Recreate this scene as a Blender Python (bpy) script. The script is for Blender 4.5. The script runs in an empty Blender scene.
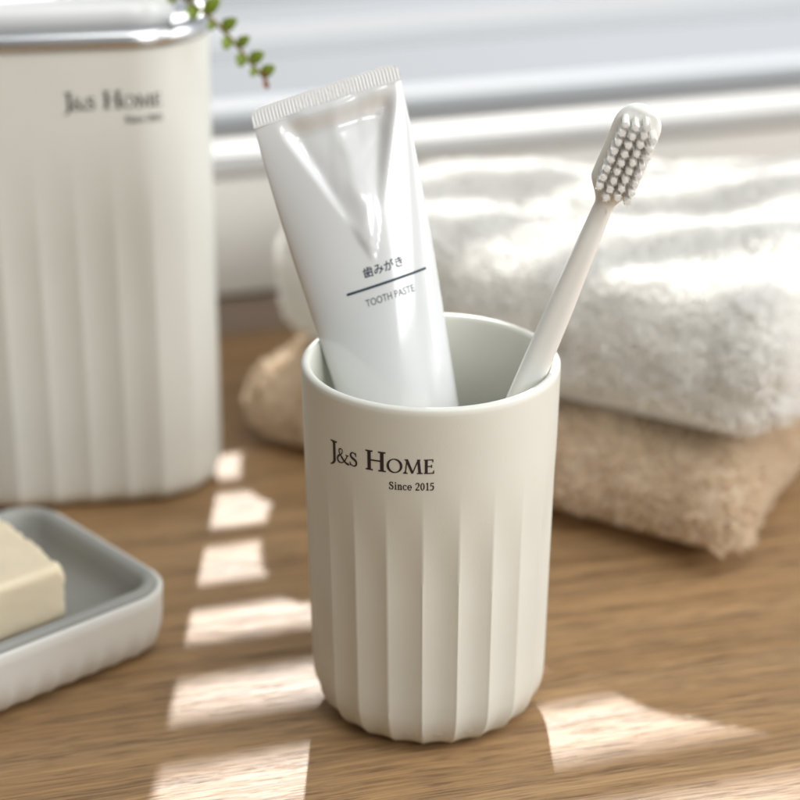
import bpy, math, random
import numpy as np
from mathutils import Vector, noise as mnoise

# All lengths below are in millimetres; MM turns them into metres.
MM = 0.001
R = math.radians
rng = np.random.default_rng(7)
random.seed(7)
scene = bpy.context.scene
col = scene.collection

# ------------------------------------------------------------------ helpers
def tag(o, label=None, cat=None, group=None, kind=None):
    if label: o['label'] = label
    if cat: o['category'] = cat
    if group: o['group'] = group
    if kind: o['kind'] = kind
    return o

def empty(name, loc=(0, 0, 0)):
    o = bpy.data.objects.new(name, None)
    o.empty_display_size = 0.01
    o.location = [c * MM for c in loc]
    col.objects.link(o)
    return o

def mesh(name, V, F, mats, parent=None, smooth=True, fmat=None, sharp=None):
    """V in mm, in world axes, relative to the parent's base."""
    V = np.asarray(V, dtype=np.float64) * MM
    me = bpy.data.meshes.new(name)
    if isinstance(F, np.ndarray):
        n, k = F.shape
        me.vertices.add(len(V)); me.vertices.foreach_set('co', V.ravel())
        me.loops.add(n * k); me.loops.foreach_set('vertex_index', F.ravel().astype(np.int32))
        me.polygons.add(n)
        me.polygons.foreach_set('loop_start', np.arange(0, n * k, k, dtype=np.int32))
    else:
        me.from_pydata([tuple(v) for v in V], [], [tuple(f) for f in F])
    if not isinstance(mats, (list, tuple)): mats = [mats]
    for m in mats: me.materials.append(m)
    if fmat is not None: me.polygons.foreach_set('material_index', np.asarray(fmat, dtype=np.int32))
    me.polygons.foreach_set('use_smooth', np.full(len(me.polygons), bool(smooth)))
    me.update(calc_edges=True); me.validate()
    if sharp: me.set_sharp_from_angle(angle=R(sharp))
    o = bpy.data.objects.new(name, me)
    col.objects.link(o)
    if parent: o.parent = parent
    return o

class MB:
    def __init__(s): s.V = []; s.F = []
    def add(s, V, F):
        b = len(s.V); s.V += [tuple(v) for v in V]; s.F += [tuple(i + b for i in f) for f in F]
    def rings(s, rings, cap0=False, cap1=False, closed=False):
        n = len(rings[0]); V = [p for r in rings for p in r]; F = []
        m = len(rings)
        for j in range(m if closed else m - 1):
            k = (j + 1) % m
            for i in range(n):
                i2 = (i + 1) % n
                F.append((j * n + i, j * n + i2, k * n + i2, k * n + i))
        if cap0: F.append(tuple(range(n))[::-1])
        if cap1: F.append(tuple((m - 1) * n + i for i in range(n)))
        s.add(V, F)
    def tube(s, pts, rad, n=8, cap=True):
        pts = [Vector(p) for p in pts]
        rings = []
        prev = None
        for i, p in enumerate(pts):
            t = (pts[min(i + 1, len(pts) - 1)] - pts[max(i - 1, 0)]).normalized()
            if prev is None:
                a = t.cross(Vector((0, 0, 1)));
                if a.length < .1: a = t.cross(Vector((0, 1, 0)))
                a.normalize()
            else:
                a = (prev - t * prev.dot(t)).normalized()
            prev = a; b = t.cross(a)
            r = rad[i] if isinstance(rad, (list, tuple)) else rad
            rings.append([p + a * (r * math.cos(q)) + b * (r * math.sin(q)) for q in [2 * math.pi * k / n for k in range(n)]])
        s.rings(rings, cap, cap)
    def box(s, lo, hi, f=lambda p: p, bev=0):
        x0, y0, z0 = lo; x1, y1, z1 = hi
        if bev <= 0:
            V = [f((x, y, z)) for z in (z0, z1) for x, y in ((x0, y0), (x1, y0), (x1, y1), (x0, y1))]
            s.add(V, [(3, 2, 1, 0), (4, 5, 6, 7), (0, 1, 5, 4), (1, 2, 6, 5), (2, 3, 7, 6), (3, 0, 4, 7)])
        else:   # long box with rounded long edges (cross-section in y/z)
            sec = []
            for cy, cz, a0 in ((y0 + bev, z0 + bev, 180), (y1 - bev, z0 + bev, 270), (y1 - bev, z1 - bev, 0), (y0 + bev, z1 - bev, 90)):
                for k in range(5):
                    a = R(a0 + 22.5 * k); sec.append((cy + bev * math.cos(a), cz + bev * math.sin(a)))
            s.rings([[f((x, y, z)) for y, z in sec] for x in (x0, x1)], True, True)
    def build(s, name, mats, parent=None, smooth=False, sharp=None):
        return mesh(name, s.V, s.F, mats, parent, smooth, None, sharp)

def smoothstep(a, b, x):
    t = np.clip((x - a) / (b - a), 0, 1)
    return t * t * (3 - 2 * t)

# ------------------------------------------------------------------ materials
def newmat(name):
    m = bpy.data.materials.new(name); m.use_nodes = True
    nt = m.node_tree; b = nt.nodes['Principled BSDF']
    return m, nt, b

def N(nt, typ, **kw):
    n = nt.nodes.new(typ)
    for k, v in kw.items():
        if k in ('operation', 'blend_type', 'data_type', 'noise_dimensions', 'vector_type', 'feature', 'interpolation_type'):
            setattr(n, k, v)
        else:
            n.inputs[k].default_value = v
    return n

def ramp(nt, stops):
    r = nt.nodes.new('ShaderNodeValToRGB')
    e = r.color_ramp.elements
    while len(e) < len(stops): e.new(0.5)
    for i, (p, c) in enumerate(stops):
        e[i].position = p
        e[i].color = (c, c, c, 1) if isinstance(c, (int, float)) else (*c, 1)
    return r

def plain(name, color, rough=.5, spec=.5, sss=0, sssr=(1, .9, .8), bump=0, bscale=900, var=.03, coat=0, metal=0, vscale=40, bdist=.0002):
    m, nt, b = newmat(name)
    L = nt.links.new
    tc = nt.nodes.new('ShaderNodeTexCoord')
    n1 = N(nt, 'ShaderNodeTexNoise', Scale=vscale, Detail=4.0); L(tc.outputs['Object'], n1.inputs['Vector'])
    r = ramp(nt, [(0.3, tuple(c * (1 - var) for c in color)), (0.7, tuple(min(1, c * (1 + var)) for c in color))])
    L(n1.outputs['Fac'], r.inputs['Fac']); L(r.outputs['Color'], b.inputs['Base Color'])
    rr = N(nt, 'ShaderNodeMapRange'); rr.inputs['To Min'].default_value = rough - .04; rr.inputs['To Max'].default_value = rough + .05
    L(n1.outputs['Fac'], rr.inputs['Value']); L(rr.outputs['Result'], b.inputs['Roughness'])
    b.inputs['Specular IOR Level'].default_value = spec
    b.inputs['Metallic'].default_value = metal
    if coat:
        b.inputs['Coat Weight'].default_value = coat; b.inputs['Coat Roughness'].default_value = .08
    if sss:
        b.inputs['Subsurface Weight'].default_value = sss
        b.inputs['Subsurface Radius'].default_value = sssr
        b.inputs['Subsurface Scale'].default_value = .003
    if bump:
        n2 = N(nt, 'ShaderNodeTexNoise', Scale=bscale, Detail=3.0); L(tc.outputs['Object'], n2.inputs['Vector'])
        bp = N(nt, 'ShaderNodeBump', Strength=bump, Distance=bdist)
        L(n2.outputs['Fac'], bp.inputs['Height']); L(bp.outputs['Normal'], b.inputs['Normal'])
    return m

def wood_material():
    m, nt, b = newmat('oak_wood')
    L = nt.links.new
    tc = nt.nodes.new('ShaderNodeTexCoord')
    rot = N(nt, 'ShaderNodeMapping'); rot.inputs['Rotation'].default_value = (0, 0, R(-15))
    L(tc.outputs['Object'], rot.inputs['Vector'])
    # slight waviness of the grain
    wv = N(nt, 'ShaderNodeTexNoise', Scale=9.0, Detail=2.0); L(rot.outputs['Vector'], wv.inputs['Vector'])
    sub = N(nt, 'ShaderNodeVectorMath', operation='SUBTRACT'); L(wv.outputs['Color'], sub.inputs[0]); sub.inputs[1].default_value = (.5, .5, .5)
    scl = N(nt, 'ShaderNodeVectorMath', operation='MULTIPLY'); L(sub.outputs[0], scl.inputs[0]); scl.inputs[1].default_value = (0, .008, 0)
    add = N(nt, 'ShaderNodeVectorMath', operation='ADD'); L(rot.outputs['Vector'], add.inputs[0]); L(scl.outputs[0], add.inputs[1])
    def stretched(sx, sy, detail, scale=1.0, rough=.6):
        mp = N(nt, 'ShaderNodeMapping'); mp.inputs['Scale'].default_value = (sx, sy, sy)
        L(add.outputs[0], mp.inputs['Vector'])
        n = N(nt, 'ShaderNodeTexNoise', Scale=scale, Detail=detail, Roughness=rough); L(mp.outputs['Vector'], n.inputs['Vector'])
        return n
    broad = stretched(1.6, 60, 4)
    mid = stretched(5, 520, 5)
    fine = stretched(16, 2200, 3)
    pores = stretched(60, 2100, 2, rough=.5)
    dens = stretched(2, 130, 2)
    cr = ramp(nt, [(.28, (.33, .19, .082)), (.5, (.395, .236, .108)), (.72, (.475, .298, .146))])
    L(broad.outputs['Fac'], cr.inputs['Fac'])
    r2 = ramp(nt, [(.32, .76), (.55, 1.0), (.75, 1.15)]); L(mid.outputs['Fac'], r2.inputs['Fac'])
    mx = N(nt, 'ShaderNodeMix', data_type='RGBA', blend_type='MULTIPLY'); mx.inputs[0].default_value = 1
    L(cr.outputs['Color'], mx.inputs[6]); L(r2.outputs['Color'], mx.inputs[7])
    r3 = ramp(nt, [(.36, .62), (.6, 1.12)]); L(fine.outputs['Fac'], r3.inputs['Fac'])
    mx2 = N(nt, 'ShaderNodeMix', data_type='RGBA', blend_type='MULTIPLY'); mx2.inputs[0].default_value = 1
    L(mx.outputs[2], mx2.inputs[6]); L(r3.outputs['Color'], mx2.inputs[7])
    # open pores: short dark dashes, denser in some growth bands
    thr = N(nt, 'ShaderNodeMapRange'); thr.inputs['From Min'].default_value = .35; thr.inputs['From Max'].default_value = .65
    thr.inputs['To Min'].default_value = -.075; thr.inputs['To Max'].default_value = .075
    L(dens.outputs['Fac'], thr.inputs['Value'])
    sm = N(nt, 'ShaderNodeMath', operation='ADD'); L(pores.outputs['Fac'], sm.inputs[0]); L(thr.outputs['Result'], sm.inputs[1])
    rp = ramp(nt, [(.54, 0.0), (.61, 1.0)]); L(sm.outputs[0], rp.inputs['Fac'])
    mx3 = N(nt, 'ShaderNodeMix', data_type='RGBA', blend_type='MIX')
    pf = N(nt, 'ShaderNodeMath', operation='MULTIPLY'); L(rp.outputs['Color'], pf.inputs[0]); pf.inputs[1].default_value = .62
    L(pf.outputs[0], mx3.inputs[0]); L(mx2.outputs[2], mx3.inputs[6]); mx3.inputs[7].default_value = (.085, .045, .02, 1)
    L(mx3.outputs[2], b.inputs['Base Color'])
    rr = N(nt, 'ShaderNodeMapRange'); rr.inputs['To Min'].default_value = .40; rr.inputs['To Max'].default_value = .56
    L(mid.outputs['Fac'], rr.inputs['Value']); L(rr.outputs['Result'], b.inputs['Roughness'])
    h1 = N(nt, 'ShaderNodeMath', operation='MULTIPLY'); L(rp.outputs['Color'], h1.inputs[0]); h1.inputs[1].default_value = -1.0
    h2 = N(nt, 'ShaderNodeMath', operation='MULTIPLY_ADD'); L(fine.outputs['Fac'], h2.inputs[0]); h2.inputs[1].default_value = .9; L(h1.outputs[0], h2.inputs[2])
    bp = N(nt, 'ShaderNodeBump', Strength=.55, Distance=.00025); L(h2.outputs[0], bp.inputs['Height']); L(bp.outputs['Normal'], b.inputs['Normal'])
    b.inputs['Specular IOR Level'].default_value = .45
    return m

def terry_material(name, c0, c1):
    m, nt, b = newmat(name); L = nt.links.new
    tc = nt.nodes.new('ShaderNodeTexCoord')
    n1 = N(nt, 'ShaderNodeTexNoise', Scale=260.0, Detail=3.0); L(tc.outputs['Object'], n1.inputs['Vector'])
    r = ramp(nt, [(.3, c0), (.7, c1)]); L(n1.outputs['Fac'], r.inputs['Fac']); L(r.outputs['Color'], b.inputs['Base Color'])
    b.inputs['Roughness'].default_value = .95; b.inputs['Specular IOR Level'].default_value = .15
    b.inputs['Sheen Weight'].default_value = .25; b.inputs['Sheen Roughness'].default_value = .5
    tr = nt.nodes.new('ShaderNodeBsdfTranslucent'); L(r.outputs['Color'], tr.inputs['Color'])
    ms = nt.nodes.new('ShaderNodeMixShader'); ms.inputs[0].default_value = .5
    L(b.outputs[0], ms.inputs[1]); L(tr.outputs[0], ms.inputs[2]); L(ms.outputs[0], nt.nodes['Material Output'].inputs['Surface'])
    return m

def translucent_plain(name, color, rough, w, spec=.5, var=.04, vscale=40):
    m = plain(name, color, rough, spec, var=var, vscale=vscale)
    nt = m.node_tree; L = nt.links.new; b = nt.nodes['Principled BSDF']
    tr = nt.nodes.new('ShaderNodeBsdfTranslucent'); tr.inputs['Color'].default_value = (*color, 1)
    ms = nt.nodes.new('ShaderNodeMixShader'); ms.inputs[0].default_value = w
    L(b.outputs[0], ms.inputs[1]); L(tr.outputs[0], ms.inputs[2]); L(ms.outputs[0], nt.nodes['Material Output'].inputs['Surface'])
    return m

M = {}
M['wood'] = wood_material()
M['cup'] = plain('cream_plastic', (.69, .69, .625), .42, .4, sss=.12, bump=.12, bscale=2200, var=.015)
M['can'] = plain('cream_plastic_large', (.70, .70, .642), .45, .4, sss=.1, bump=.1, bscale=1800, var=.015)
M['chrome'] = plain('polished_chrome', (.66, .67, .68), .24, .5, var=.01, metal=1)
M['lid'] = plain('white_lid_plastic', (.80, .80, .78), .3, .5, sss=.1, var=.01)
M['ink'] = plain('dark_brown_ink', (.035, .024, .024), .55, .3, var=.1)
M['ink2'] = plain('navy_ink', (.03, .05, .075), .5, .3, var=.1)
M['tube'] = plain('white_laminate', (.66, .67, .665), .25, .5, sss=.1, var=.01, bump=.04, bscale=700, coat=.9)
M['crimp'] = translucent_plain('white_laminate_seal', (.80, .81, .80), .3, .15, var=.01)
M['cap'] = plain('white_cap_plastic', (.78, .78, .76), .4, .5, var=.01)
M['brush'] = plain('ivory_plastic', (.80, .80, .765), .3, .5, sss=.2, var=.012, bump=.04, bscale=900)
M['bristle'] = translucent_plain('white_nylon', (.95, .94, .91), .4, .15, var=.02)
M['white_towel'] = terry_material('white_terry', (.95, .94, .91), (.985, .975, .95))
M['beige_towel'] = terry_material('beige_terry', (.80, .68, .53), (.94, .84, .69))
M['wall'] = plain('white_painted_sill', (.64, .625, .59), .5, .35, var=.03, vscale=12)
M['ledge'] = plain('sill_top_darkened', (.44, .43, .41), .6, .25, var=.03, vscale=12)  # sill colour darkened to hold back the sun's glare on the top
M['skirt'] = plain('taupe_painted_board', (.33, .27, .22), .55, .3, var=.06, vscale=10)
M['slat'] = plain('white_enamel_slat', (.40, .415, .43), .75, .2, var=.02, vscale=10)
M['cord'] = plain('white_cord', (.7, .7, .68), .8, .2, var=.05)
M['dish'] = plain('white_dish_plastic', (.70, .69, .645), .4, .4, sss=.1, var=.015)
M['grey'] = plain('grey_silicone', (.33, .328, .305), .5, .4, var=.03, bump=.06, bscale=1500)
M['soap'] = plain('cream_soap', (.87, .755, .56), .36, .5, sss=.6, sssr=(1, .75, .45), var=.04, bump=.1, bscale=120, vscale=90, bdist=.0008)
M['leaf'] = translucent_plain('green_leaf', (.26, .34, .05), .42, .35, var=.25, vscale=60)
M['tip'] = plain('red_brown_bud', (.30, .11, .05), .5, .3, var=.2)
M['stem'] = plain('brown_stem', (.20, .15, .05), .6, .3, var=.2)
M['outer_glass'] = plain('window_frame_paint', (.7, .7, .69), .4, .4, var=.02)

# ------------------------------------------------------------------ lettering: strokes -> distance field -> outlined mesh
def bez(p0, p1, p2, p3, n=14):
    t = np.linspace(0, 1, n)[:, None]
    P = [np.array(p, float) for p in (p0, p1, p2, p3)]
    return (1 - t) ** 3 * P[0] + 3 * (1 - t) ** 2 * t * P[1] + 3 * (1 - t) * t * t * P[2] + t ** 3 * P[3]

# primitives: ('l', x0,y0,x1,y1,w0,w1) flat-ended tapered bar; ('c', pts, widths) round brush stroke
def ell(cx, cy, rx, ry, thick, thin, slant=0, a0=0, a1=360, n=40):
    pts = []; ws = []
    for k in range(n + 1):
        a = R(a0 + (a1 - a0) * k / n)
        pts.append((cx + rx * math.cos(a), cy + ry * math.sin(a)))
        ws.append(thin + (thick - thin) * abs(math.cos(a - R(slant))) ** 1.5)
    return ('c', pts, ws)

def serif(x, y, w, up=True, t=.05):
    s = 1 if up else -1
    return [('l', x - w, y + s * t / 2, x + w, y + s * t / 2, t, t), ('l', x, y + s * t, x, y + s * .14, w * 1.1, w * .55)]

G = {}
def stem(x, w, y0=0, y1=1, sw=.17, top=True, bot=True):
    g = [('l', x, y0, x, y1, w, w)]
    if bot: g += serif(x, y0, sw)
    if top: g += serif(x, y1, sw, False)
    return g
G['J'] = (.34, [('l', .22, 1, .22, 0, .145, .145)] + serif(.2, 1, .2, False) +
          [('c', bez((.215, .02), (.2, -.12), (.1, -.2), (-.06, -.27)), list(np.linspace(.15, .03, 14)))])
G['H'] = (1.02, stem(.2, .15) + stem(.82, .15) + [('l', .2, .52, .82, .52, .055, .055)])
G['O'] = (1.0, [ell(.5, .5, .425, .47, .135, .045, 12)])
G['M'] = (1.22, [('l', .16, 0, .26, 1, .05, .05), ('l', .24, 1, .6, .04, .15, .12), ('l', .6, .04, .96, 1, .05, .05),
                 ('l', .96, 1, 1.05, 0, .14, .14)] + serif(.16, 0, .13) + serif(1.05, 0, .17) +
          [('l', .12, .975, .3, .975, .05, .05), ('l', .92, .975, 1.07, .975, .05, .05)])
G['E'] = (.70, stem(.2, .15, sw=.13) + [('l', .2, .975, .6, .975, .05, .05), ('l', .2, .52, .52, .52, .05, .05), ('l', .2, .025, .64, .025, .05, .05),
                                  ('l', .585, .98, .6, .80, .06, .02), ('l', .52, .62, .52, .42, .035, .035), ('l', .625, .02, .655, .22, .07, .02)])
Sp = np.vstack([bez((.50, .82), (.42, 1.0), (.12, 1.02), (.12, .75)), bez((.12, .75), (.12, .50), (.55, .54), (.55, .26))[1:],
                bez((.55, .26), (.55, -.05), (.18, -.06), (.08, .17))[1:]])
Sw = [.05 + .10 * math.exp(-((i / (len(Sp) - 1) - .5) / .22) ** 2) for i in range(len(Sp))]
G['S'] = (.68, [('c', Sp, Sw), ('l', .50, .98, .52, .72, .03, .05), ('l', .07, .0, .06, .26, .03, .05)])
Ap = np.vstack([bez((.93, .62), (.78, .2), (.55, -.02), (.33, -.02)), bez((.33, -.02), (.02, -.02), (.02, .38), (.28, .5))[1:],
                bez((.28, .5), (.56, .64), (.6, .95), (.40, .98))[1:], bez((.40, .98), (.18, .98), (.18, .72), (.4, .47))[1:],
                bez((.4, .47), (.58, .25), (.75, .02), (1.0, .02))[1:]])
Aw = [.05] * 14 + [.10] * 13 + [.05] * 13 + [.06] * 13 + [.12] * 13
G['&'] = (1.06, [('c', Ap, Aw), ('l', .80, .62, 1.02, .62, .045, .045)])
G['i'] = (.34, [('l', .17, 0, .17, .66, .11, .11), ('l', .05, .02, .29, .02, .045, .045), ('l', .06, .64, .17, .64, .045, .045), ('c', [(.16, .9), (.165, .9)], [.14, .14])])
G['n'] = (.66, [('l', .17, 0, .17, .66, .11, .11), ('l', .05, .02, .29, .02, .045, .045), ('l', .06, .64, .17, .64, .045, .045),
                ('c', bez((.2, .5), (.3, .7), (.5, .7), (.5, .42)), [.06] * 6 + [.1] * 8), ('l', .5, 0, .5, .45, .11, .11), ('l', .38, .02, .62, .02, .045, .045)])
G['c'] = (.55, [ell(.30, .33, .22, .32, .11, .045, 0, 50, 310), ('c', [(.44, .56), (.45, .53)], [.1, .1])])
G['e'] = (.58, [ell(.30, .33, .22, .32, .11, .045, 0, 0, 315), ('l', .1, .35, .52, .35, .045, .045)])
G['2'] = (.6, [('c', np.vstack([bez((.08, .78), (.12, 1.02), (.5, 1.04), (.48, .72)), bez((.48, .72), (.46, .45), (.2, .25), (.08, .05))[1:]]), [.06] * 8 + [.11] * 8 + [.05] * 11),
               ('l', .06, .05, .52, .05, .11, .11)])
G['0'] = (.6, [ell(.29, .49, .2, .46, .11, .045)])
G['1'] = (.5, [('l', .28, 0, .28, .98, .11, .11), ('l', .12, .02, .44, .02, .045, .045), ('l', .12, .86, .27, .96, .05, .06)])
G['5'] = (.6, [('l', .15, .92, .5, .92, .1, .1), ('l', .16, .95, .13, .55, .045, .045),
               ('c', bez((.13, .55), (.35, .68), (.52, .5), (.48, .28)), [.05] * 6 + [.11] * 8), ('c', bez((.48, .28), (.44, .0), (.2, -.03), (.06, .06)), [.11] * 7 + [.07] * 7)])
G[' '] = (.34, [])

def layout(text, sizes, track=.0):
    """returns primitives scaled to mm with pen advance; sizes: cap height per character."""
    prims = []; x = 0
    for ch, s in zip(text, sizes):
        adv, g = G[ch]
        for p in g:
            if p[0] == 'l':
                _, x0, y0, x1, y1, w0, w1 = p
                prims.append(('l', x + x0 * s, y0 * s, x + x1 * s, y1 * s, w0 * s, w1 * s))
            else:
                prims.append(('c', [(x + a * s, b * s) for a, b in p[1]], [w * s for w in p[2]]))
        x += (adv + track) * s
    return prims, x

def field(prims, X, Y):
    D = np.full(X.shape, 1e3)
    for p in prims:
        if p[0] == 'l':
            _, x0, y0, x1, y1, w0, w1 = p
            L = math.hypot(x1 - x0, y1 - y0); ux, uy = (x1 - x0) / L, (y1 - y0) / L
            t = (X - x0) * ux + (Y - y0) * uy; s = -(X - x0) * uy + (Y - y0) * ux
            w = (w0 + (w1 - w0) * np.clip(t / L, 0, 1)) / 2
            D = np.minimum(D, np.maximum(np.abs(s) - w, np.abs(t - L / 2) - L / 2))
        else:
            P, W = p[1], p[2]
            for i in range(len(P) - 1):
                ax, ay = P[i]; bx, by = P[i + 1]
                dx, dy = bx - ax, by - ay; LL = dx * dx + dy * dy + 1e-12
                t = np.clip(((X - ax) * dx + (Y - ay) * dy) / LL, 0, 1)
                D = np.minimum(D, np.hypot(X - ax - t * dx, Y - ay - t * dy) - (W[i] + (W[i + 1] - W[i]) * t) / 2)
    return D

def marching(prims, h):
    xs = []; ys = []
    for p in prims:
        if p[0] == 'l': xs += [p[1], p[3]]; ys += [p[2], p[4]]
        else: xs += [q[0] for q in p[1]]; ys += [q[1] for q in p[1]]
    gx = np.arange(min(xs) - .6, max(xs) + .6, h); gy = np.arange(min(ys) - .6, max(ys) + .6, h)
    X, Y = np.meshgrid(gx, gy); D = field(prims, X, Y) - .055
    V = []; F = []; cache = {}
    def vert(key, p):
        if key not in cache: cache[key] = len(V); V.append(p)
        return cache[key]
    jj, ii = np.where(np.minimum.reduce([D[:-1, :-1], D[1:, :-1], D[:-1, 1:], D[1:, 1:]]) < 0)
    for j, i in zip(jj, ii):
        c = [(i, j), (i + 1, j), (i + 1, j + 1), (i, j + 1)]
        poly = []
        for k in range(4):
            a = c[k]; b = c[(k + 1) % 4]; da = D[a[1], a[0]]; db = D[b[1], b[0]]
            if da < 0: poly.append(vert(a, (gx[a[0]], gy[a[1]])))
            if (da < 0) != (db < 0):
                t = da / (da - db); key = (a, b) if a < b else (b, a)
                poly.append(vert(key, (gx[a[0]] + t * (gx[b[0]] - gx[a[0]]), gy[a[1]] + t * (gy[b[1]] - gy[a[1]]))))
        if len(poly) > 2: F.append(tuple(poly))
    return V, F

def logo(parent, mapf, h):
    """two lines of lettering, right aligned, total width 31.5 mm; mapf(x, y) -> point (x to the right, from the right end)."""
    big, sm = 5.75, 4.15
    pr, w = layout('J&S HOME', [big, sm, sm, big, big, sm, sm, sm], .02)
    k = 31.4 / w
    V, F = marching(pr, h)
    mesh('lettering', [mapf((x - w) * k, y) for x, y in V], F, M['ink'], parent, False)
    pr, w2 = layout('Since 2015', [2.2] * 10, .05)
    k2 = 12.4 / w2
    V, F = marching(pr, h)
    mesh('lettering', [mapf((x - w2) * k2, y - 4.9) for x, y in V], F, M['ink'], parent, False)

# ------------------------------------------------------------------ the setting: table, window sill, blind
PSI = R(17.2)
WU = Vector((math.cos(PSI), math.sin(PSI), 0)); WN = Vector((-math.sin(PSI), math.cos(PSI), 0))
WO = Vector((0, 309.5, 0))
def wl(p):      # wall frame: u along the wall, n away from the camera, z up
    return tuple(WO + WU * p[0] + WN * p[1] + Vector((0, 0, p[2])))

tb = MB()
tb.add([(-900, -620, 0), (1100, -620, 0), wl((760, 29, 0)), wl((-760, 29, 0))], [(0, 1, 2, 3)])
tag(tb.build('table_surface', M['wood']), kind='structure')
sill = empty('window_sill', tuple(WO))
tag(sill, 'off-white painted window sill running behind the towels and the canister', 'window sill')
def rel(V, o): 
    l = o.location / MM
    return [(v[0] - l[0], v[1] - l[1], v[2] - l[2]) for v in V]
def sill_part(name, lo, hi, m, bev=0):
    b = MB(); b.box(lo, hi, wl, bev); b.V = rel(b.V, sill)
    return b.build(name, m, sill, bev > 0, 40)
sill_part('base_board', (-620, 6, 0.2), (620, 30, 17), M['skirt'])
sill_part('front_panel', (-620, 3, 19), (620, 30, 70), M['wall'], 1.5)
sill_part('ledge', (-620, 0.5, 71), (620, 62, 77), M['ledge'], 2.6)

# venetian blind: 34 slats, slightly uneven as in the photograph's light stripes
blind = empty('venetian_blind', wl((0, 54, 79)))
tag(blind, 'white venetian blind with open horizontal slats hanging behind the towels', 'window blind')
SUN_EL = 33.2
zs = [113.5, 136.0, 161.0, 187.5, 213.0, 241.5, 273.0]
while len(zs) < 20: zs.append(zs[-1] + 29.5)
tilts = [18, 21, 17, 13, 6, 4, 4] + [5] * 20
for i, z in enumerate(zs):
    b = MB(); t = R(tilts[i] + random.uniform(-.6, .6)); w = 12.8
    secs = []
    for k in range(9):
        q = -1 + 2 * k / 8
        secs.append((q * w, 1.5 * (1 - q * q)))
    ring = [(a, h) for a, h in secs] + [(a, h - .35) for a, h in secs[::-1]]
    rings = []
    for u in np.linspace(-520, 560, 25):
        sag = .5 * math.sin(u / 70 + i) + random.uniform(-.15, .15)
        rings.append([wl((u, 54 + a * math.cos(t) - h * math.sin(t), z + sag + a * math.sin(t) + h * math.cos(t))) for a, h in ring])
    b.rings(rings, True, True); b.V = rel(b.V, blind)
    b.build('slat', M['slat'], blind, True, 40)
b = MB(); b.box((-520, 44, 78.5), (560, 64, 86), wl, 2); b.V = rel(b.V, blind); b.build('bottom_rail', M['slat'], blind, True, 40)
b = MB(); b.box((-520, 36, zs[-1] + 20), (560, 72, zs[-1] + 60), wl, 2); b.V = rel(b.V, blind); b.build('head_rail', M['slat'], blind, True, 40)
for u in (-330, 330):
    for dn in (-14, 14):
        b = MB(); b.tube([wl((u, 54 + dn, 88)), wl((u, 54 + dn, zs[-1] + 22))], .6, 6); b.V = rel(b.V, blind); b.build('ladder_cord', M['cord'], blind, True)

# ------------------------------------------------------------------ the cup
cup = empty('fluted_tumbler', (0, 0, 0))
tag(cup, 'cream fluted plastic tumbler with brown lettering holding the brush and tube', 'tumbler')
HC = 108.4
NF = 22
def cup_profile():
    P = []   # (r, z, flute weight)
    for k in range(13):       # lower fillet
        a = R(-90 + 90 * k / 12); r = 7.5; P.append((24.6 + 9.4 * math.cos(a), 14.2 + 14.0 * math.sin(a)))
    for z in np.linspace(15.5, HC - 2.2, 74): P.append((34.0 + (36.0 - 34.0) * (z - 9) / (HC - 9), z))
    for k in range(1, 9):     # rounded lip
        a = R(180 * k / 8); P.append((34.65 + 1.35 * math.cos(a), HC - 1.35 + 1.35 * math.sin(a)))
    for z in np.linspace(HC - 4, 8, 26): P.append((33.2 - 1.7 * (HC - z) / HC, z))
    for k in range(1, 6):
        a = R(90 * k / 5); P.append((28.5 + 3.1 * math.cos(a), 8 - 4 * math.sin(a)))
    P.append((14, 4)); P.append((.4, 4))
    return P
P = cup_profile()
NT = NF * 20
rings = []
nb = 13 + 74
for j, (r, z) in enumerate(P):
    if j < nb:
        w = 1 - smoothstep(52, 88, z)
    else: w = 0
    ring = []
    for i in range(NT):
        a = 2 * math.pi * i / NT
        ph = ((a / (2 * math.pi) * NF) % 1.0)
        sc = math.sin(math.pi * ph) ** .8
        rr = r - w * 1.08 * sc * (1 + .10 * math.sin(a * 3 + 1))
        if j < nb:
            # only the very first rows keep some of the scallop for the foot
            pass
        th = a - math.pi / 2 + R(-3.9)
        ring.append((rr * math.cos(th), rr * math.sin(th), z))
    rings.append(ring)
b = MB(); b.rings(rings, True, True)
# shallow groove under the lip
body = b.build('body', M['cup'], cup, True, 55)
def cup_map(x, y):
    z = 89.9 + y + .045 * x
    r = 34.0 + 2.0 * (z - 9) / (HC - 9) + .10
    a = R(-90 + 1.2) + x / 35.6
    return (r * math.cos(a), r * math.sin(a), z)
logo(body, cup_map, .085)

# ------------------------------------------------------------------ toothpaste tube
tube = empty('toothpaste_tube', (13.6, -10.5, 6))
tag(tube, 'white toothpaste tube with crimped end leaning left in the tumbler', 'toothpaste tube')
T0 = Vector((-29.0, 31.0, 173.6)); T1 = Vector((12.0, -10.0, 8.0))
ax = (T1 - T0).normalized()                 # from the crimp down to the cap
side = Vector((0, 1, 0)).cross(ax); side = side.normalized()
if side.x < 0: side = -side
fr = side.cross(ax).normalized()
if fr.y > 0: fr = -fr                       # towards the camera
_y = R(-9); side, fr = side * math.cos(_y) + fr * math.sin(_y), fr * math.cos(_y) - side * math.sin(_y)
tb0 = Vector((13.6, -10.5, 6))
LT = (T1 - T0).length
SHOULDER = LT - 22
def tube_half(s):
    q = smoothstep(0, 150, s)
    return 21.4 - (21.4 - 13.7) * q ** .95
def tube_thick(s):
    return .7 + 13.0 * min(1, (s / 128.0)) ** .85
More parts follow.
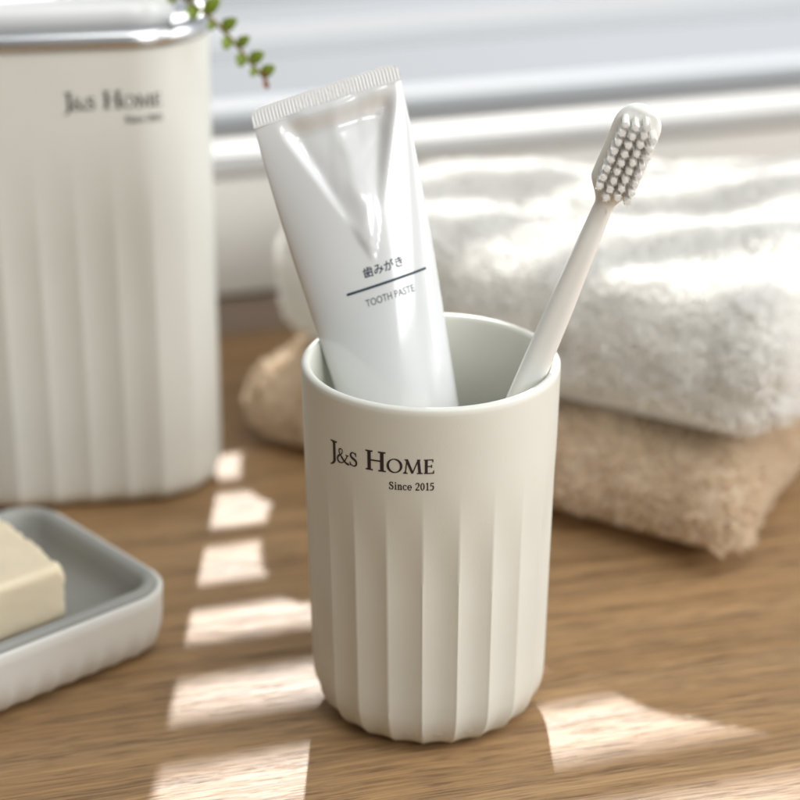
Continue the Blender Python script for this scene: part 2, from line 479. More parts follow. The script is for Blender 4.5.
def front_y(u, s):
    t = tube_thick(s)
    y = t * max(0, 1 - abs(u) ** 2.0) ** (.5 + .25 * math.exp(-s / 30))
    # squeezed-in panel narrowing from the crimp to the print
    a = .88 * (1 - s / 46)
    if s > 2 and a > 0:
        c = .10 - .02 * s / 54
        d = abs(u - c) / a
        ins = 1 - float(smoothstep(.76, 1.04, d))
        dep = 3.3 * max(0, 1 - (s - 8) / 40) * float(smoothstep(2, 9, s))
        y -= dep * ins * float(1 - smoothstep(34, 44, s))
        # a fold running down the right of the middle
        w_ = .10 + .25 * mnoise.noise(Vector((s * .07, 4, 1)))
        e = abs(u - (-.02 + .004 * s + .10 * mnoise.noise(Vector((s * .09, 2, 7))))) / .55
        y += 2.0 * max(0, 1 - math.sqrt(e * e + .004)) * math.sin(math.pi * min(1, s / 46)) ** .7 * ins
        y += .55 * mnoise.noise(Vector((u * 2.6, s * .10, 5))) * ins * float(1 - smoothstep(34, 44, s)) + .25 * abs(mnoise.noise(Vector((u * 5 + s * .05, s * .12, 8)))) * ins
        
    y += .18 * math.sin(s * .11 + u * 3) * math.sin(math.pi * (u + 1) / 2) * smoothstep(5, 30, s)
    return y
def tube_pt(u, s, y):
    return T0 + ax * (s - 1.7 * u * max(0, 1 - s / 50)) + side * (u * tube_half(s)) + fr * y - tb0
rings = []
NS, NU = 150, 72
for j in range(NS + 1):
    s = 1.0 + (SHOULDER - 1.0) * j / NS
    ring = []
    for i in range(NU + 1):
        q = math.pi * i / NU; u = -math.cos(q)
        ring.append(tube_pt(u, s, front_y(u, s)))
    for i in range(1, NU):
        q = math.pi * i / NU; u = math.cos(q)
        ring.append(tube_pt(u, s, -tube_thick(s) * math.sqrt(max(0, 1 - u * u))))
    rings.append(ring)
for k in range(1, 7):      # shoulder
    a = R(90 * k / 6); s = SHOULDER + 3.5 * math.sin(a); f = .55 + .45 * math.cos(a)
    base = rings[NS]
    c = tube_pt(0, SHOULDER, 0)
    rings.append([c + ax * (3.5 * math.sin(a)) + (p - c) * f for p in base])
b = MB(); b.rings(rings, False, True)
tbody = b.build('tube_body', M['tube'], tube, True, 60)
# crimped seal
b = MB()
CW = 21.6; CHh = 5.2
nx, nz = 520, 14
front = []; back = []
for j in range(nz + 1):
    v = j / nz; s = 1.6 - CHh * v
    rf = []; rb = []
    for i in range(nx + 1):
        x = -CW + 2 * CW * i / nx
        # rounded corners at the top end
        rc = 3.2; lim = CW
        top = CHh - 1.6
        if v * CHh > CHh - rc:
            d = v * CHh - (CHh - rc); lim = CW - rc + math.sqrt(max(0, rc * rc - d * d))
        xx = x * lim / CW
        ridge = 0
        if .12 < v < .92:
            e = min((v - .12) / .05, (.92 - v) / .05, 1)
            if abs(xx) > 8.5 or xx < -8.5: ridge = .055 * math.sin(2 * math.pi * xx / .98) * e
            else: ridge = .02 * math.sin(2 * math.pi * xx / .98) * e + .07 * mnoise.noise(Vector((xx * 1.2, s * 1.2, 3)))
        rf.append(T0 + ax * (s - 1.7 * xx / CW) + side * xx + fr * (.62 + ridge) - tb0)
        rb.append(T0 + ax * (s - 1.7 * xx / CW) + side * xx + fr * (-.55) - tb0)
    front.append(rf); back.append(rb)
rings = [front[j] + back[j][::-1] for j in range(nz + 1)]
b.rings(rings, True, True)
b.build('crimped_seal', M['crimp'], tube, True, 50)
b = MB()
cr = []
for k, (rr, ss) in enumerate([(7.0, SHOULDER + 2.5), (7.0, SHOULDER + 4.2), (9.6, SHOULDER + 4.4), (10, SHOULDER + 5), (9.4, LT - 1), (8.6, LT), (.5, LT)]):
    cr.append([T0 + ax * ss + side * (rr * math.cos(q)) + fr * (rr * math.sin(q)) - tb0 for q in [2 * math.pi * i / 64 for i in range(64)]])
b.rings(cr, True, True); b.build('cap', M['cap'], tube, True, 35)

def tube_print(x, y):     # x mm right of the axis, y mm along towards the crimp, s from the crimp
    y += (x - 3) * .075; x += 1.8
    s = -y; u = x / tube_half(s)
    return tube_pt(u, s, front_y(u, s) + .07)
def text_mesh(txt, width, height, cx, sy, mapf, parent, boldness=0.0):
    cu = bpy.data.curves.new('lettering', 'FONT'); cu.body = txt; cu.resolution_u = 3; cu.offset = boldness
    o = bpy.data.objects.new('tmp', cu); col.objects.link(o)
    dg = bpy.context.evaluated_depsgraph_get(); dg.update()
    me = bpy.data.meshes.new_from_object(o.evaluated_get(dg))
    V = [tuple(v.co) for v in me.vertices]; F = [tuple(p.vertices) for p in me.polygons]
    bpy.data.objects.remove(o); bpy.data.meshes.remove(me)
    x0 = min(v[0] for v in V); x1 = max(v[0] for v in V); y0 = min(v[1] for v in V); y1 = max(v[1] for v in V)
    W = [mapf(cx + (v[0] - (x0 + x1) / 2) / (x1 - x0) * width, sy + (v[1] - (y0 + y1) / 2) / (y1 - y0) * height) for v in V]
    return mesh('lettering', W, F, M['ink2'], parent, False)
SP = 53.0
text_mesh('歯みがき', 11.6, 3.0, 2.1, -(SP - 4.3), tube_print, tbody, .012)
text_mesh('TOOTH PASTE', 14.2, 2.0, 2.1, -(SP + 3.9), tube_print, tbody, -.004)
V = []; F = []
for i in range(41):
    x = -9.6 + 23.6 * i / 40
    V += [tube_print(x, -SP - .35), tube_print(x, -SP + .35)]
    if i: F.append((2 * i - 2, 2 * i, 2 * i + 1, 2 * i - 1))
mesh('printed_line', V, F, M['ink2'], tbody, False)

# ------------------------------------------------------------------ toothbrush
bb = Vector((-10.5, -15.5, 5))
brush = empty('toothbrush', tuple(bb))
tag(brush, 'ivory toothbrush with white bristles leaning to the right in the tumbler', 'toothbrush')
BT = Vector((56.0, -4.0, 181.5)); 
ba = (BT - Vector((28.0, -8.7, 108.4))).normalized()
B0 = BT - ba * 186
cam_pos = Vector((-8.5, -550, 332.6))
vdir = (cam_pos - (BT - ba * 14)).normalized()
nrm = (vdir - ba * vdir.dot(ba)).normalized()
wdt = ba.cross(nrm).normalized()
if wdt.x < 0: wdt = -wdt
nrm = (nrm + wdt * .13).normalized(); wdt = (wdt - nrm * wdt.dot(nrm)).normalized()
BL = (BT - B0).length
def brush_half(s):          # s from the tip of the head
    if s < 6.4: return math.sqrt(max(0.0, 6.4 ** 2 - (6.4 - s) ** 2))
    if s < 21.5: return 6.4
    if s < 29: 
        q = (s - 21.5) / 7.5; q = q * q * (3 - 2 * q); return 6.4 + (2.6 - 6.4) * q
    if s < 60: return 2.6 + (3.6 - 2.6) * ((s - 29) / 31)
    return 3.6 + .8 * math.sin(min(1, (s - 60) / 90) * math.pi / 2)
def brush_thick(s):
    if s < 24: return 1.9
    if s < 40: return 1.9 + .9 * (s - 24) / 16
    return 2.8 + .6 * min(1, (s - 40) / 60)
ss = list(6.4 * (1 - np.cos(np.linspace(0.08, math.pi / 2, 16)))) + list(np.linspace(6.9, 30, 40)) + list(np.linspace(31, BL - 5, 60))
rings = []
def brush_ring(s, h, t, e=3.2):
    ring = []
    for i in range(48):
        q = 2 * math.pi * i / 48; c, sn = math.cos(q), math.sin(q)
        x = h * (abs(c) ** (2 / e)) * (1 if c > 0 else -1); y = t * (abs(sn) ** (2 / e)) * (1 if sn > 0 else -1)
        if y > 0 and s < 25: y -= .35 * (1 - smoothstep(.55, .85, abs(x) / max(h, .01))) * min(1, s / 3) * (1 - smoothstep(20, 25, s))
        ring.append(B0 + ba * (BL - s) + wdt * x + nrm * y - bb)
    return ring
for s in ss: rings.append(brush_ring(s, brush_half(s), brush_thick(s) * (min(1, .45 + s / 3.0) if s < 3 else 1), 2.6))
for k in range(1, 7):
    a = R(90 * k / 6); s = BL - 5 + 5 * math.sin(a); rings.append(brush_ring(s, max(.2, brush_half(s) * math.cos(a)), max(.15, brush_thick(s) * math.cos(a)), 2.4))
b = MB(); b.rings(rings, True, True)
handle = b.build('handle', M['brush'], brush, True, 50)
# small round mould mark on the neck
b = MB()
c0 = B0 + ba * (BL - 30.2) + nrm * 2.1 - bb
rg = []
for rr, hh in ((1.25, -.2), (1.25, .12), (1.05, .12), (1.02, .0), (.1, .0)):
    rg.append([c0 + ba * (rr * math.cos(q)) + wdt * (rr * math.sin(q)) + nrm * hh for q in [2 * math.pi * k / 28 for k in range(28)]])
b.rings(rg); b.build('mould_mark', M['brush'], handle, True, 40)
# tufts
M['hole'] = plain('shaded_ivory_socket', (.30, .24, .18), .7, .2, var=.05)
cols_ = [(-4.0, 0.0), (-1.33, 1.25), (1.33, 0.0), (4.0, 1.25)]
for ci, (cx, off) in enumerate(cols_):
    s = 3.2 + off + (1.4 if abs(cx) > 3 else 0)
    while s < 25.5 - (1.2 if abs(cx) > 3 else 0):
        base = B0 + ba * (BL - s) + wdt * cx + nrm * 1.35 - bb
        Vt = []; Ft = []
        for j, (h, rr) in enumerate(((-.3, .80), (2, .84), (4.4, .90), (4.95, .80), (5.05, .02))):
            for m in range(12):
                qq = 2 * math.pi * m / 12; r_ = rr * (1 + .05 * math.sin(5 * m + s))
                Vt.append(base + wdt * (r_ * math.cos(qq) + .10 * h + .012 * cx * h) + ba * (r_ * math.sin(qq) - .26 * h) + nrm * h)
        for j in range(4):
            for m in range(12): Ft.append((12 * j + m, 12 * j + (m + 1) % 12, 12 * j + 12 + (m + 1) % 12, 12 * j + 12 + m))
        for k in range(46):
            rr = .97 * math.sqrt(random.uniform(.25, 1)); q = random.uniform(0, 2 * math.pi)
            ox, oy = rr * math.cos(q), rr * math.sin(q)
            spl = random.gauss(0, .016); spl2 = random.gauss(0, .016)
            wild = 1 if random.random() > .03 else 7
            ln = 5.05 + random.uniform(-.25, .28)
            edge = 1.0 if abs(cx) > 3 else .4
            pts = []
            for t in (0, .5, 1.0):
                sp = t * t
                pts.append(base + wdt * (.10 * ln * t + .012 * cx * ln * t + ox * (1 + .2 * sp) + spl * ln * sp * wild ) + ba * (oy * (1 + .2 * sp) + spl2 * ln * sp * wild - .26 * ln * t) + nrm * (ln * t))
            for j, p in enumerate(pts):
                r0 = .07 if j < 2 else .05
                for m in range(4):
                    qq = math.pi / 2 * m
                    Vt.append(p + wdt * (r0 * math.cos(qq)) + ba * (r0 * math.sin(qq)))
            o = 60 + 12 * k
            for j in range(2):
                for m in range(4): Ft.append((o + 4 * j + m, o + 4 * j + (m + 1) % 4, o + 4 * j + 4 + (m + 1) % 4, o + 4 * j + 4 + m))
            Ft.append((o + 8, o + 9, o + 10, o + 11))
        mesh('bristle_tuft', Vt, Ft, M['bristle'], handle, True, None, 50)
        s += 2.5

# ------------------------------------------------------------------ canister
CC = Vector((-125.5, 172.5, 0))
can = empty('lidded_canister', tuple(CC))
tag(can, 'large cream fluted canister with chrome rim at the back left', 'canister')
CPSI = R(9)
def squircle(a, half, rad, n=1):
    """rounded square outline, by angle parameter in [0,1)"""
    st = 2 * (half - rad); arc = math.pi / 2 * rad; tot = 4 * (st + arc)
    d = (a % 1.0) * tot
    for k in range(4):
        if d < st:
            x, y = half, -half + rad + d; nx, ny = 1, 0; break
        d -= st
        if d < arc:
            t = d / rad; x = half - rad + rad * math.cos(t); y = half - rad + rad * math.sin(t); nx, ny = math.cos(t), math.sin(t); break
        d -= arc
    else:
        k = 3; x, y, nx, ny = half, -half + rad, 1, 0
    for _ in range(k): x, y, nx, ny = -y, x, -ny, nx
    return x, y, nx, ny
def sq_ring(half, rad, z, rot, n, inset=0, flute=0, nf=28, origin=Vector((0, 0, 0)), aspect=1.0):
    ring = []
    for i in range(n):
        x, y, nx, ny = squircle(i / n, half, rad)
        d = -inset - flute * abs(math.sin(math.pi * nf * i / n)) ** .8
        x, y = x * 1.0 + nx * d, y * 1.0 + ny * d
        y2 = y + (aspect - 1) * half * 2 * (.5 if y > 0 else -.5)
        ring.append((x * math.cos(rot) - y2 * math.sin(rot) + origin.x, x * math.sin(rot) + y2 * math.cos(rot) + origin.y, z))
    return ring
CH = 163.5
rings = []
n = 560
for k in range(9):
    a = R(90 * k / 8); rings.append(sq_ring(50, 27, 7 - 7 * math.cos(a), CPSI, n, 9.0 * (1 - math.sin(a)) + .8, .8))
for z in np.linspace(10, CH, 50):
    w = float(1 - smoothstep(70, 140, z))
    rings.append(sq_ring(50, 27, z, CPSI, n, (.8 * (1 - z / CH)), .6 * w))
rings.append(sq_ring(50, 27, CH + .2, CPSI, n, 2.5))
rings.append(sq_ring(50, 27, 6, CPSI, n, 4))
b = MB(); b.rings(rings, True, True)
cbody = b.build('body', M['can'], can, True, 50)
rings = []
prof = [(2.0, CH + .1), (-.1, CH + .1), (-.9, CH + .9), (-1.1, CH + 2.6), (-.7, CH + 4.6), (.6, CH + 6.2), (2.6, CH + 6.6), (4.4, CH + 6.0), (5.2, CH + 4.2), (5.6, CH + 3.0), (12.0, CH + 3.0)]
for ins, z in prof: rings.append(sq_ring(50, 27, z, CPSI, 200, ins))
b = MB(); b.rings(rings, False, True); b.build('chrome_rim', M['chrome'], can, True, 60)
rings = []
for ins, z in [(12.5, CH + 3.1), (11.6, CH + 4), (11.4, CH + 9), (12.6, CH + 11.5), (15, CH + 12.6), (24, CH + 13), (26, CH + 13)]: rings.append(sq_ring(50, 27, z, CPSI, 200, ins))
b = MB(); b.rings(rings, True, True); b.build('lid', M['lid'], can, True, 60)
def can_map(x, y):
    # on the front face, x measured from the right end of the words
    lx = 32.5 + x; z = 144.5 + y
    p = squircle_front(lx)
    return (p[0], p[1], z)
def squircle_front(lx):
    half, rad = 50, 27
    if lx <= half - rad: x, y, nx, ny = lx, -half, 0, -1
    else:
        t = (lx - (half - rad)) / rad; x = half - rad + rad * math.sin(t); y = -half + rad - rad * math.cos(t); nx, ny = math.sin(t), -math.cos(t)
    x += nx * .12; y += ny * .12
    return (x * math.cos(CPSI) - y * math.sin(CPSI), x * math.sin(CPSI) + y * math.cos(CPSI))
logo(cbody, can_map, .12)

# ------------------------------------------------------------------ soap dish and soap
DC = Vector((-142.6, 20, 0))
dish = empty('soap_dish', tuple(DC))
tag(dish, 'white fluted soap dish with grey inner tray at the left edge', 'soap dish')
DPSI = R(41.5)
HD, RD = 39.0, 15.0
def dring(z, ins, flute=0, rad=RD, n=480): return sq_ring(HD, rad, z, DPSI, n, ins, flute, 44, aspect=1.42)
def dring2(z, ins, flute=0, n=480):
    ring = []
    hx, hy, rad = 55.0, 40.5, 15.0
    # walk a rounded rectangle
    segs = []
    per = 2 * (2 * hx - 2 * rad) + 2 * (2 * hy - 2 * rad) + 2 * math.pi * rad
    for i in range(n):
        d = per * i / n
        sides = [(2 * hy - 2 * rad, 0), (2 * hx - 2 * rad, 1), (2 * hy - 2 * rad, 2), (2 * hx - 2 * rad, 3)]
        cor = [(hx - rad, hy - rad), (-hx + rad, hy - rad), (-hx + rad, -hy + rad), (hx - rad, -hy + rad)]
        for L, k in sides:
            dirv = [(0, 1), (-1, 0), (0, -1), (1, 0)][k]; nn = [(1, 0), (0, 1), (-1, 0), (0, -1)][k]
            if d <= L:
                c = cor[(k + 3) % 4]
                x = c[0] + nn[0] * rad + dirv[0] * d; y = c[1] + nn[1] * rad + dirv[1] * d; nx, ny = nn; break
            d -= L
            if d <= math.pi / 2 * rad:
                t = d / rad + k * math.pi / 2; nx, ny = math.cos(t), math.sin(t); x = cor[k][0] + rad * nx; y = cor[k][1] + rad * ny; break
            d -= math.pi / 2 * rad
        f = flute * abs(math.sin(math.pi * 46 * i / n)) ** .8
        x -= nx * (ins + f); y -= ny * (ins + f)
        ring.append((x * math.cos(DPSI) - y * math.sin(DPSI), x * math.sin(DPSI) + y * math.cos(DPSI), z))
    return ring
HDz = 23.0
rings = []
for k in range(10):
    a = R(90 * k / 9); rings.append(dring2(11 - 11 * math.cos(a), 10 * (1 - math.sin(a)) + .6, .75 * (1 - smoothstep(6, 14, 11 - 11 * math.cos(a)))))
for z in (13, 15, 17, 19, HDz - .8): rings.append(dring2(z, .6 - .5 * (z - 11) / 10, 0))
rings += [dring2(HDz - .2, .5), dring2(HDz, 1.2), dring2(HDz - .3, 1.9), dring2(8, 4)]
b = MB(); b.rings(rings, True, True); b.build('shell', M['dish'], dish, True, 50)
rings = []
for ins, z in [(2.2, HDz - 1.2), (2.0, HDz + .4), (2.6, HDz + 1.3), (4.0, HDz + 1.6), (5.6, HDz + 1.1), (6.6, HDz - .3), (7.2, HDz - 5), (8.2, HDz - 9), (10.5, HDz - 12), (14.5, HDz - 13), (20, HDz - 13.2), (30, HDz - 13.2)]:
    rings.append(dring2(z, min(ins, 14.6)) if ins <= 14.6 else dring2(z, 14.9))
b = MB(); b.rings(rings[:-1], False, True); b.build('inner_tray', M['grey'], dish, True, 60)

def rounded_box(hx, hy, hz, r, n, warp):
    """grid-sided box with rounded edges; warp(p, nrm) moves points"""
    key = {}; V = []; F = []
    def add(p):
        k = tuple(round(c, 3) for c in p)
        if k not in key:
            q = np.array(p); inner = np.clip(q, [-hx + r, -hy + r, -hz + r], [hx - r, hy - r, hz - r])
            d = q - inner; l = np.linalg.norm(d); nn = d / l if l > 1e-9 else np.array([0, 0, 1.0])
            key[k] = len(V); V.append(warp(inner + nn * r, nn))
        return key[k]
    def lin(h, m): return [-h + 2 * h * i / m for i in range(m + 1)]
    ax_ = [(hx, max(2, int(2 * hx / n))), (hy, max(2, int(2 * hy / n))), (hz, max(2, int(2 * hz / n)))]
    for a in range(3):
        u, v = (a + 1) % 3, (a + 2) % 3
        U_, V_ = lin(*ax_[u]), lin(*ax_[v])
        for sgn in (-1, 1):
            for i in range(len(U_) - 1):
                for j in range(len(V_) - 1):
                    q = []
                    for x, y in ((U_[i], V_[j]), (U_[i + 1], V_[j]), (U_[i + 1], V_[j + 1]), (U_[i], V_[j + 1])):
                        p = [0, 0, 0]; p[a] = sgn * ax_[a][0]; p[u] = x; p[v] = y; q.append(add(p))
                    F.append(tuple(q) if sgn > 0 else tuple(q[::-1]))
    return V, F
so = R(38)
def soap_warp(p, nn):
    q = Vector((p[0], p[1], p[2])); n3 = Vector(nn)
    a = mnoise.noise(q * .06) * .5 + mnoise.noise(q * .3 + Vector((5, 1, 2))) * .12
    if nn[0] > .3: a += 1.1 * mnoise.noise(Vector((3, q.y * .22, q.z * .30))) + .4 * math.sin(q.z * .55 + .8)   # knife-cut end
    if nn[0] > .2 and nn[2] > .2: a += .6 * mnoise.noise(Vector((q.y * .25, 1, 9)))
    q = q + n3 * a
    q.z += .02 * q.x
    return (q.x * math.cos(so) - q.y * math.sin(so), q.x * math.sin(so) + q.y * math.cos(so), q.z + 9.6)
V, F = rounded_box(30, 22, 9.6, 2.8, .8, soap_warp)
e1 = Vector((math.cos(so), math.sin(so), 0)); e2 = Vector((-math.sin(so), math.cos(so), 0))
so_pos = Vector((-109.5, 27.5, 10.2)) - e1 * 30 + e2 * 22
soap = mesh('soap_bar', V, F, M['soap'], None, True, None, 70)
soap.location = so_pos * MM
tag(soap, 'cream bar of soap with rough cut edges lying in the grey tray', 'soap')

# ------------------------------------------------------------------ towels
def bilerp(c, s, t):
    return c[0] * (1 - s) * (1 - t) + c[1] * s * (1 - t) + c[2] * s * t + c[3] * (1 - s) * t
def towel(name, label, corners, z0, z1, mat, nf, seed, bumps, topf):
    """corners: near-right, left, back-left, back-right (mm on the ground)"""
    C = [Vector((*c, 0)) for c in corners]
    hx, hy, hz = 95.0, 70.0, (z1 - z0) / 2
    base = (C[0] + C[1] + C[2] + C[3]) / 4
    sd = Vector((seed * 7.3, seed * 3.1, seed))
    def warp(p, nn):
        nn = Vector(nn)
        q = Vector(p)
        # layer crease round the right-hand open side and the back (x=-hx is the near-right end after mapping)
        crease = 0
        side = max(0.0, -nn.x) + max(0.0, nn.y)
        if side > .2:
            for zc in (0.0,):
                crease += 3.4 * math.exp(-((q.z - zc - 1.2 * mnoise.noise(q * .03 + sd)) / 1.7) ** 2) * min(1, side)
        s = (q.x + hx) / (2 * hx); t = (q.y + hy) / (2 * hy)
        g = bilerp(C, s, t)
        d1 = (bilerp(C, 1, t) - bilerp(C, 0, t)).normalized(); d2 = (bilerp(C, s, 1) - bilerp(C, s, 0)).normalized()
        n3 = (d1 * nn.x + d2 * nn.y + Vector((0, 0, nn.z)))
        z = q.z + hz
        top = smoothstep(.0, 1, (q.z + hz) / (2 * hz))
        disp = mnoise.noise(q * .022 + sd) * 3.2 + mnoise.noise(q * .07 + sd) * 1.3 + mnoise.noise(q * .22 + sd) * .35
        if nn.x < 0: disp += 13 * abs(nn.x * nn.y)      # squarer plan corners at the open end
        if nn.z < -.3: disp *= .15
        P = g + Vector((0, 0, z)) + n3 * (disp - crease)
        P.z += float(top) * topf(s, t, g) + bumps * float(top) * mnoise.noise(g * .03 + sd)
        P.z = max(P.z, .4) + z0
        return (P.x - base.x, P.y - base.y, P.z)
    V, F = rounded_box(hx, hy, hz, min(hz * .93, 21), 2.4, warp)
    V = np.array([tuple(v) for v in V]); F = np.array(F)[:, ::-1]      # the ground plan is mirrored, so turn the faces outward
    # terry pile: short curled strips over the whole skin
    A = V[F[:, 0]]; B_ = V[F[:, 1]]; Cc = V[F[:, 2]]; Dd = V[F[:, 3]]
    nr = np.cross(Cc - A, Dd - B_); ar = np.linalg.norm(nr, axis=1) + 1e-9; nr = nr / ar[:, None]
    cen = (A + B_ + Cc + Dd) / 4
    up = (nr[:, 2] > -.5)
    pr = ar * up; pr /= pr.sum()
    per = 7; K = nf // per; nf = K * per
    idx = rng.choice(len(F), K, p=pr)
    u = rng.random((K, 1)); v = rng.random((K, 1))
    pc = A[idx] * (1 - u) * (1 - v) + B_[idx] * u * (1 - v) + Cc[idx] * u * v + Dd[idx] * (1 - u) * v
    nc = nr[idx]
    lean = np.stack([np.sin(pc[:, 1] * .25 + np.sin(pc[:, 0] * .2) * 2), np.cos(pc[:, 0] * .3 + pc[:, 2] * .3), np.sin(pc[:, 0] * .2 - pc[:, 1] * .25)], 1) * .4
    dc = nc + lean + rng.normal(0, .38, (K, 3)); dc[:, 2] -= .12
    dc /= np.linalg.norm(dc, axis=1)[:, None]
    lc = rng.uniform(1.9, 3.7, (K, 1))
    tip = pc + dc * lc
    off = rng.normal(0, .75, (K, per, 3)); off -= (off * nc[:, None, :]).sum(2, keepdims=True) * nc[:, None, :]
    p0 = (pc[:, None, :] + off - nc[:, None, :] * .7).reshape(-1, 3)
    p2 = (tip[:, None, :] + off * .5 + rng.normal(0, .42, (K, per, 3))).reshape(-1, 3)
    p1 = (p0 + p2) * .5 + np.repeat(nc, per, 0) * .5 + rng.normal(0, .25, (nf, 3))
    d = p2 - p0
    w = np.cross(d, rng.normal(0, 1, (nf, 3))); w /= np.linalg.norm(w, axis=1)[:, None]
    wd = rng.uniform(.13, .25, (nf, 1))
    S = np.stack([p0 - w * wd, p0 + w * wd, p1 + w * wd, p1 - w * wd, p2 + w * wd * .5, p2 - w * wd * .5], 1).reshape(-1, 3)
    S[:, 2] = np.maximum(S[:, 2], z0 + .3 if z0 < 5 else z0 - 1.5)
    o = (np.arange(nf) * 6)[:, None] + len(V)
    F2 = np.concatenate([o + np.array([[0, 1, 2, 3]]), o + np.array([[3, 2, 4, 5]])])
    ob = mesh(name, np.vstack([V, S]), np.vstack([F, F2]), mat, None, True)
    ob.location = base * MM
    tag(ob, label, 'towel', 'folded towels')
    return ob
towel('folded_towel', 'beige folded terry towel lying on the wooden table under the white one',
      [(99, 75), (-69, 182), (-8, 278), (204, 286)], 0, 33, M['beige_towel'], 150000, 2, 1.5, lambda s, t, g: 0)
towel('folded_towel', 'white folded terry towel lying on top of the beige towel',
      [(113, 82), (-58, 194), (4, 266), (212, 283)], 34, 85, M['white_towel'], 210000, 5, 3.5,
      lambda s, t, g: 1.6 * math.sin(g.y * .11 + g.x * .02) + 4 * float(smoothstep(120, 190, g.x)))

# ------------------------------------------------------------------ trailing twig
tw0 = Vector((-130, 185, 179))
twig = empty('leafy_twig', tuple(tw0))
tag(twig, 'thin twig with small round green leaves trailing over the canister corner', 'twig')
ctrl = [(-50.9, 108, 159.0), (-55.8, 113, 163.2), (-62.4, 120, 169.2), (-71.0, 130, 174.8), (-81.4, 140, 179.6), (-92, 150, 188), (-104, 162, 193), (-118, 174, 190), (-130, 185, 179.7)]
ctrl = [Vector(c) for c in ctrl]
pts = []
for i in range(len(ctrl) - 1):
    p0, p1, p2, p3 = ctrl[max(i - 1, 0)], ctrl[i], ctrl[i + 1], ctrl[min(i + 2, len(ctrl) - 1)]
    for k in range(6):
        t = k / 6
        pts.append(.5 * ((2 * p1) + (p2 - p0) * t + (2 * p0 - 5 * p1 + 4 * p2 - p3) * t * t + (3 * p1 - p0 - 3 * p2 + p3) * t ** 3))
pts.append(ctrl[-1])
b = MB(); b.tube([p - tw0 for p in pts], [.5 + .5 * i / len(pts) for i in range(len(pts))], 8); b.build('stem', M['stem'], twig, True)
def leaf(base, d, nrm_, L, W, mat, name='leaf'):
    d = d.normalized(); s_ = d.cross(nrm_).normalized(); u_ = s_.cross(d).normalized()
    V = []; F = []
    nl, nw = 12, 8
    for side_ in (0, 1):
        for i in range(nl + 1):
            t = i / nl; w = W * math.sin(math.pi * min(1, t * .94 + .03)) ** .62 * (1 - .12 * t)
            for j in range(nw + 1):
                q = -1 + 2 * j / nw
                V.append(base + d * (L * t) + s_ * (w * q) + u_ * (.9 * abs(q) ** 1.4 * w * .35 + L * .10 * math.sin(math.pi * t) - side_ * .22))
    m = (nl + 1) * (nw + 1)
    for o in (0, m):
        for i in range(nl):
            for j in range(nw):
                a = o + i * (nw + 1) + j; f = (a, a + 1, a + nw + 2, a + nw + 1); F.append(f if o == 0 else f[::-1])
    edge = [j for j in range(nw + 1)] + [i * (nw + 1) + nw for i in range(1, nl + 1)] + [nl * (nw + 1) + j for j in range(nw - 1, -1, -1)] + [i * (nw + 1) for i in range(nl - 1, 0, -1)]
    for k in range(len(edge)):
        a, c = edge[k], edge[(k + 1) % len(edge)]; F.append((a, a + m, c + m, c))
    return mesh(name, V, F, mat, twig, True)
L_total = len(pts)
k = 2; sgn = 1
while k < L_total - 6:
    p = pts[k]; t = (pts[k + 1] - pts[k - 1]).normalized()
    toward = Vector((0, -1, .35)).normalized()
    sd = t.cross(toward).normalized()
    upper = sd if sd.z > 0 else -sd
    sz = (3.9 + 1.7 * min(1, k / 18)) * random.uniform(.72, 1.1)
    if sgn > 0: dv = upper * 1.0 + Vector((random.uniform(-.15, .15), -.25, .15)) - t * .25
    else: dv = -upper * .8 + Vector((random.uniform(-.2, .2), -.5, 0)) - t * .5
    leaf(p - tw0, dv, toward, sz * (1.25 if sgn > 0 else 1.0), sz * random.uniform(.40, .5), M['leaf'])
    sgn = -sgn; k += 2 if sgn > 0 else 2
leaf(pts[0] - tw0 - Vector((0, 0, .2)), Vector((.3, -.3, -1)), Vector((0, -1, 0)), 3.2, 1.0, M['tip'], 'bud')
leaf(pts[1] - tw0, Vector((.8, -.2, .5)), Vector((0, -1, .2)), 2.6, 1.1, M['tip'], 'bud')

# ------------------------------------------------------------------ light
w = bpy.data.worlds.new('World'); scene.world = w; w.use_nodes = True
nt = w.node_tree; bg = nt.nodes['Background']; L = nt.links.new
tc = nt.nodes.new('ShaderNodeTexCoord')
dot = N(nt, 'ShaderNodeVectorMath', operation='DOT_PRODUCT'); L(tc.outputs['Generated'], dot.inputs[0])
dv = Vector((.60, .66, .45)).normalized(); dot.inputs[1].default_value = dv
mr = N(nt, 'ShaderNodeMapRange'); mr.inputs['From Min'].default_value = -.7; mr.inputs['From Max'].default_value = .9
L(dot.outputs['Value'], mr.inputs['Value'])
cr = ramp(nt, [(0, (.18, .175, .16)), (.45, (.55, .56, .54)), (.8, (.98, 1.02, 1.06)), (1, (1.02, 1.07, 1.12))]); L(mr.outputs['Result'], cr.inputs['Fac'])
L(cr.outputs['Color'], bg.inputs['Color']); bg.inputs['Strength'].default_value = .72

def aim(o, target):
    d = Vector(target) - o.location; o.rotation_euler = d.to_track_quat('-Z', 'Y').to_euler()
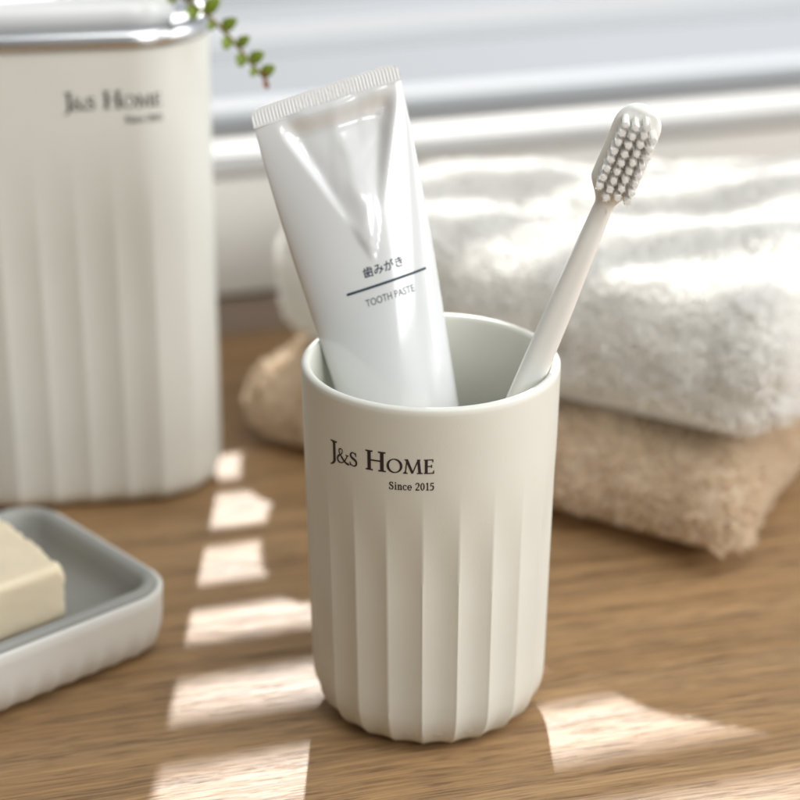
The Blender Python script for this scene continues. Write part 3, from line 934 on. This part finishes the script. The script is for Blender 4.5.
# low sun through the blind
sl = bpy.data.lights.new('low_sun', 'SPOT'); sl.energy = 1850; sl.spot_size = R(17); sl.spot_blend = .3; sl.shadow_soft_size = .04; sl.color = (1, .975, .95)
so_ = bpy.data.objects.new('low_sun', sl); col.objects.link(so_)
D = 5.0; so_.location = (0, .02 + D * math.cos(R(SUN_EL)), D * math.sin(R(SUN_EL))); aim(so_, (0, .02, 0))
# area lamp for broad soft light from the right; its source is unseen
al = bpy.data.lights.new('side_soft', 'AREA'); al.shape = 'RECTANGLE'; al.size = .7; al.size_y = .7; al.energy = 7.5; al.color = (.98, .99, 1)
ao = bpy.data.objects.new('side_soft', al); col.objects.link(ao); ao.location = (.95, -.05, .62); aim(ao, (0, 0, .08))
al = bpy.data.lights.new('overhead_fill', 'AREA'); al.shape = 'RECTANGLE'; al.size = .5; al.size_y = .35; al.energy = 3.0; al.color = (.99, .995, 1)  # added fill from above, out of view, to brighten the tube
ao = bpy.data.objects.new('overhead_fill', al); col.objects.link(ao); ao.location = (.22, -.25, .95); aim(ao, (0, .05, .1))

al = bpy.data.lights.new('front_fill', 'AREA'); al.shape = 'RECTANGLE'; al.size = .5; al.size_y = .32; al.energy = 4.6; al.color = (.99, 1, 1)  # added fill, out of view, giving the tube its glossy highlights
ao = bpy.data.objects.new('front_fill', al); col.objects.link(ao); ao.location = (.62, -.9, .68); aim(ao, (0, .0, .12))

# ------------------------------------------------------------------ camera
cd = bpy.data.cameras.new('Camera'); cam = bpy.data.objects.new('Camera', cd); col.objects.link(cam)
cam.location = (-.0085, -.55, .3326); cam.rotation_euler = (R(90 - 23.3002), 0, 0)
cd.sensor_width = 36; cd.lens = 2144.99 / 800 * 36; cd.clip_start = .02; cd.clip_end = 100
cd.dof.use_dof = True; cd.dof.focus_distance = .572; cd.dof.aperture_fstop = 7.4; cd.dof.aperture_blades = 0
scene.camera = cam

scene.render.engine = 'CYCLES'
scene.cycles.use_denoising = True
scene.cycles.max_bounces = 8; scene.cycles.diffuse_bounces = 6; scene.cycles.glossy_bounces = 4
scene.cycles.sample_clamp_indirect = 6
scene.cycles.caustics_reflective = False; scene.cycles.caustics_refractive = False
vs = scene.view_settings
vs.view_transform = 'Standard'; vs.look = 'None'; vs.exposure = 0; vs.gamma = 1
